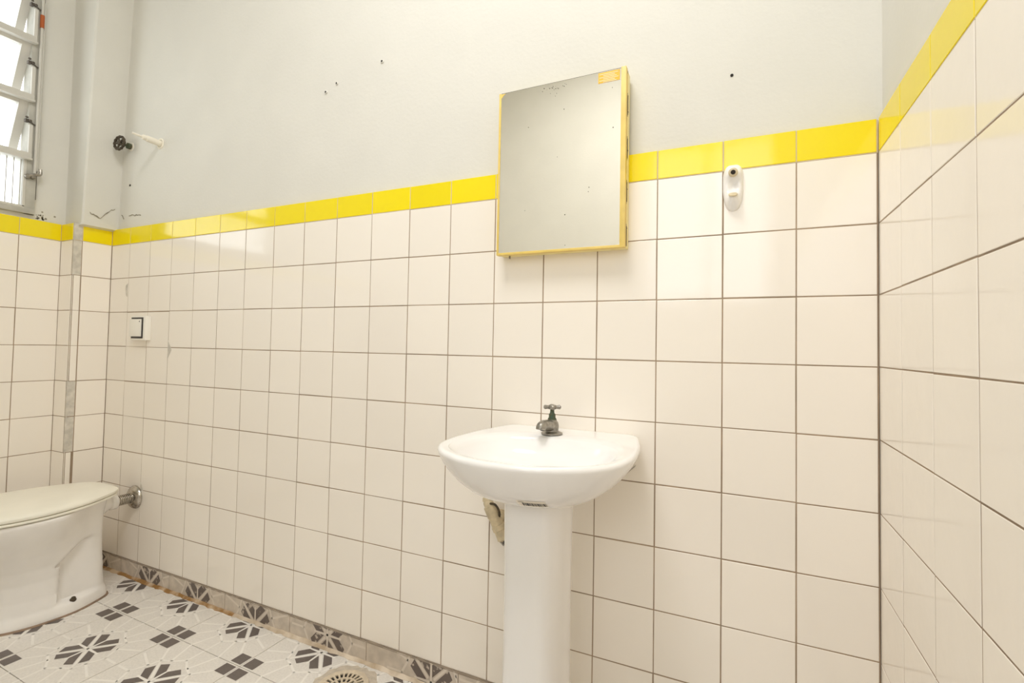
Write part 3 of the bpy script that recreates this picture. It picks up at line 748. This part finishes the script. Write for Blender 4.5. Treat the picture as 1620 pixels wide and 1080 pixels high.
def ring_toilet(z, n=120):
    _, yr, yf, hw, ym_, wr = lev(z)
    out = []
    for i in range(n):
        th = 2 * PI * i / n; c, s = math.cos(th), math.sin(th)   # c>0 towards +x, s>0 towards rear
        if s >= 0:
            e = 4.0; hy = yr - ym_
            r = (abs(c) ** e + abs(s) ** e) ** (-1 / e); x, y = c * r, s * r
            k = max(0.0, y); x *= hw + (wr - hw) * sstep(0.0, 0.8, k); y = ym_ + y * hy
        else:
            e = 2.15; r = (abs(c) ** e + abs(s) ** e) ** (-1 / e)
            x, y = c * r * hw, ym_ + s * r * (ym_ - yf)
        if 0.03 < z < 0.30 and y > -0.40:
            inside = sstep(-0.300, -0.282, y) if z < 0.185 else 1.0
            inside *= sstep(0.0, 0.016, arch(y) - z) * sstep(0.040, 0.052, z)
            if z >= 0.185: inside *= sstep(0.0, 0.010, arch(y) - z)
            rec = 0.0
            base = 0.102
            if abs(x) > base * 0.6:
                # flat panel set back from the bowl's flank
                tgt = min(abs(x) - 0.003, 0.088)
                x = math.copysign(abs(x) + (tgt - abs(x)) * inside, x)
        out.append((QX + x, y, z))
    return out
bm = bmesh.new()
zs = [0.0, 0.006, 0.012, 0.02, 0.03] + [0.036 + 0.0055 * k for k in range(50)]
zs = [z for z in zs if z < 0.31] + [0.315, 0.325, 0.335, 0.345, 0.355, 0.365, 0.372, 0.378, 0.383, 0.386, 0.388]
loft(bm, [ring_toilet(z) for z in zs])
bowl = part('bowl', bm, TOILETC, wcb, angle=60)
bm = bmesh.new()                          # water inlet horn at the rear
pa = smooth_path([(QX, -0.21, 0.325), (QX, -0.15, 0.335), (QX, -0.105, 0.340), (QX, -0.082, 0.340)], 5)
tube(bm, pa, [0.062 - 0.036 * sstep(0, 1, i / (len(pa) - 4)) if i < len(pa) - 4 else 0.027 for i in range(len(pa))], 24)
tube(bm, [(QX, -0.098, 0.340), (QX, -0.094, 0.340), (QX, -0.076, 0.340), (QX, -0.073, 0.340)], [0.027, 0.0305, 0.0305, 0.028], 24)
part('inlet_horn', bm, TOILETC, wcb)
for sgn in (1, -1):
    bm = bmesh.new(); lathe(bm, (QX + sgn * 0.108, -0.250, 0.041), (sgn * 0.35, 0, 1), [(0.010, 0), (0.010, 0.005), (0.0075, 0.008), (0.0065, 0.013), (0.003, 0.016)], 14)
    part('floor_bolt', bm, BRONZE, wcb)
LIDO = [(0.0, -0.098), (0.05, -0.100), (0.085, -0.108), (0.112, -0.128), (0.140, -0.170), (0.170, -0.225), (0.192, -0.290), (0.202, -0.355), (0.198, -0.420), (0.176, -0.490), (0.130, -0.550), (0.07, -0.588), (0.0, -0.602)]
LR = radial(LIDO, (0, -0.35))
def lr(k, z, tip=0.0): return [(QX + p[0] * k, -0.35 + (p[1] + 0.35) * k, z) for p in LR]
bm = bmesh.new(); loft(bm, [lr(0.955, 0.392), lr(0.985, 0.393), lr(0.992, 0.397), lr(0.985, 0.401), lr(0.95, 0.402)]); part('seat', bm, CREAM, wcb)
bm = bmesh.new(); loft(bm, [lr(0.95, 0.4035), lr(0.99, 0.4045), lr(1.003, 0.409), lr(1.0, 0.415), lr(0.975, 0.420), lr(0.92, 0.4235), lr(0.75, 0.427), lr(0.4, 0.429), lr(0.05, 0.4295)]); part('lid', bm, CREAM, wcb)
for sgn in (1, -1):
    bm = bmesh.new(); lathe(bm, (QX + sgn * 0.06, -0.122, 0.386), (0, 0, 1), [(0.012, 0), (0.012, 0.018)], 12); part('lid_hinge', bm, CREAM, wcb)
bm = bmesh.new(); rg = []                 # grout bead round the foot
for z, k in ((0.0, 1.045), (0.003, 1.04), (0.006, 1.0)): rg.append([(QX + (p[0] - QX) * k, -0.28 + (p[1] + 0.28) * k, z) for p in ring_toilet(0.0)])
loft(bm, rg); part('foot_sealant', bm, mat('brown_sealant', (0.34, 0.24, 0.17), 0.8, noise=0.4, nscale=30), wcb)

fp = thing('flush_pipe', (QX, 0, 0.34), 'chrome ribbed pipe with round wall flange behind the toilet', 'pipe')
bm = bmesh.new(); lathe(bm, (QX, 0.0005, 0.339), (0, -1, 0), [(0.049, 0), (0.049, 0.004), (0.046, 0.010), (0.038, 0.017), (0.028, 0.021), (0.022, 0.022)], 32); part('flange', bm, CHROME, fp)
bm = bmesh.new(); prof = [(0.0185, 0.018)]
y = 0.024
while y < 0.068: prof += [(0.0215, y), (0.0215, y + 0.0028), (0.0185, y + 0.0034), (0.0185, y + 0.0052)]; y += 0.0062
lathe(bm, (QX, 0, 0.339), (0, -1, 0), prof + [(0.0215, 0.072), (0.0215, 0.078)], 24); part('ribbed_pipe', bm, CHROME, fp, angle=50)

# ------------------------------------------------------------------ floor drain
dr = thing('floor_drain', (-1.328, -0.128, 0), 'round ivory floor drain with a slotted grate in the patterned floor', 'floor drain')
dc = Vector((-1.328, -0.128, 0.0))
bm = bmesh.new(); rg = []
for i in range(40):
    a = 2 * PI * i / 40; k = random.uniform(0.0, 0.012); cs, sn = math.cos(a), math.sin(a)
    rg.append([dc + Vector((cs * r, sn * r, z)) for r, z in ((0.070, 0.0), (0.070, 0.003), (0.086 + k * 0.5, 0.0025), (0.098 + k, 0.0005), (0.098 + k, 0.0))])
loft(bm, rg, closed=True); part('mortar_ring', bm, mat('pale_mortar', (0.62, 0.55, 0.46), 0.9, noise=0.2, nscale=60, bump=0.2, bscale=150), dr)
bm = bmesh.new(); rg = []
for i in range(48):
    a = 2 * PI * i / 48; cs, sn = math.cos(a), math.sin(a)
    rg.append([dc + Vector((cs * r, sn * r, z)) for r, z in ((0.062, 0.001), (0.062, 0.006), (0.068, 0.0075), (0.076, 0.007), (0.078, 0.003), (0.078, 0.001))])
loft(bm, rg, closed=True); part('rim', bm, DRAINP, dr)
bm = bmesh.new(); lathe(bm, dc, (0, 0, 1), [(0.063, 0.0006), (0.063, 0.0022)], 40); part('drain_well', bm, DARKHOLE, dr)
bm = bmesh.new()
def arcbar(r0, r1, a0, a1, n_=6):
    rg = []
    for i in range(n_ + 1):
        a = a0 + (a1 - a0) * i / n_; cs, sn = math.cos(a), math.sin(a)
        rg.append([dc + Vector((cs * r, sn * r, z)) for r, z in ((r0, 0.002), (r0, 0.006), (r1, 0.006), (r1, 0.002))])
    loft(bm, rg)
for r0, r1 in ((0.0385, 0.044), (0.018, 0.023)):
    for k in range(8): arcbar(r0, r1, k * PI / 4, (k + 1) * PI / 4)
for k in range(26): arcbar(0.0435, 0.0625, 2 * PI * k / 26, 2 * PI * (k + 0.42) / 26, 2)
for k in range(14): arcbar(0.0225, 0.039, 2 * PI * k / 14, 2 * PI * (k + 0.42) / 14, 2)
for k in range(7): arcbar(0.004, 0.0185, 2 * PI * k / 7, 2 * PI * (k + 0.45) / 7, 2)
part('grate', bm, DRAINP, dr, smooth=False)
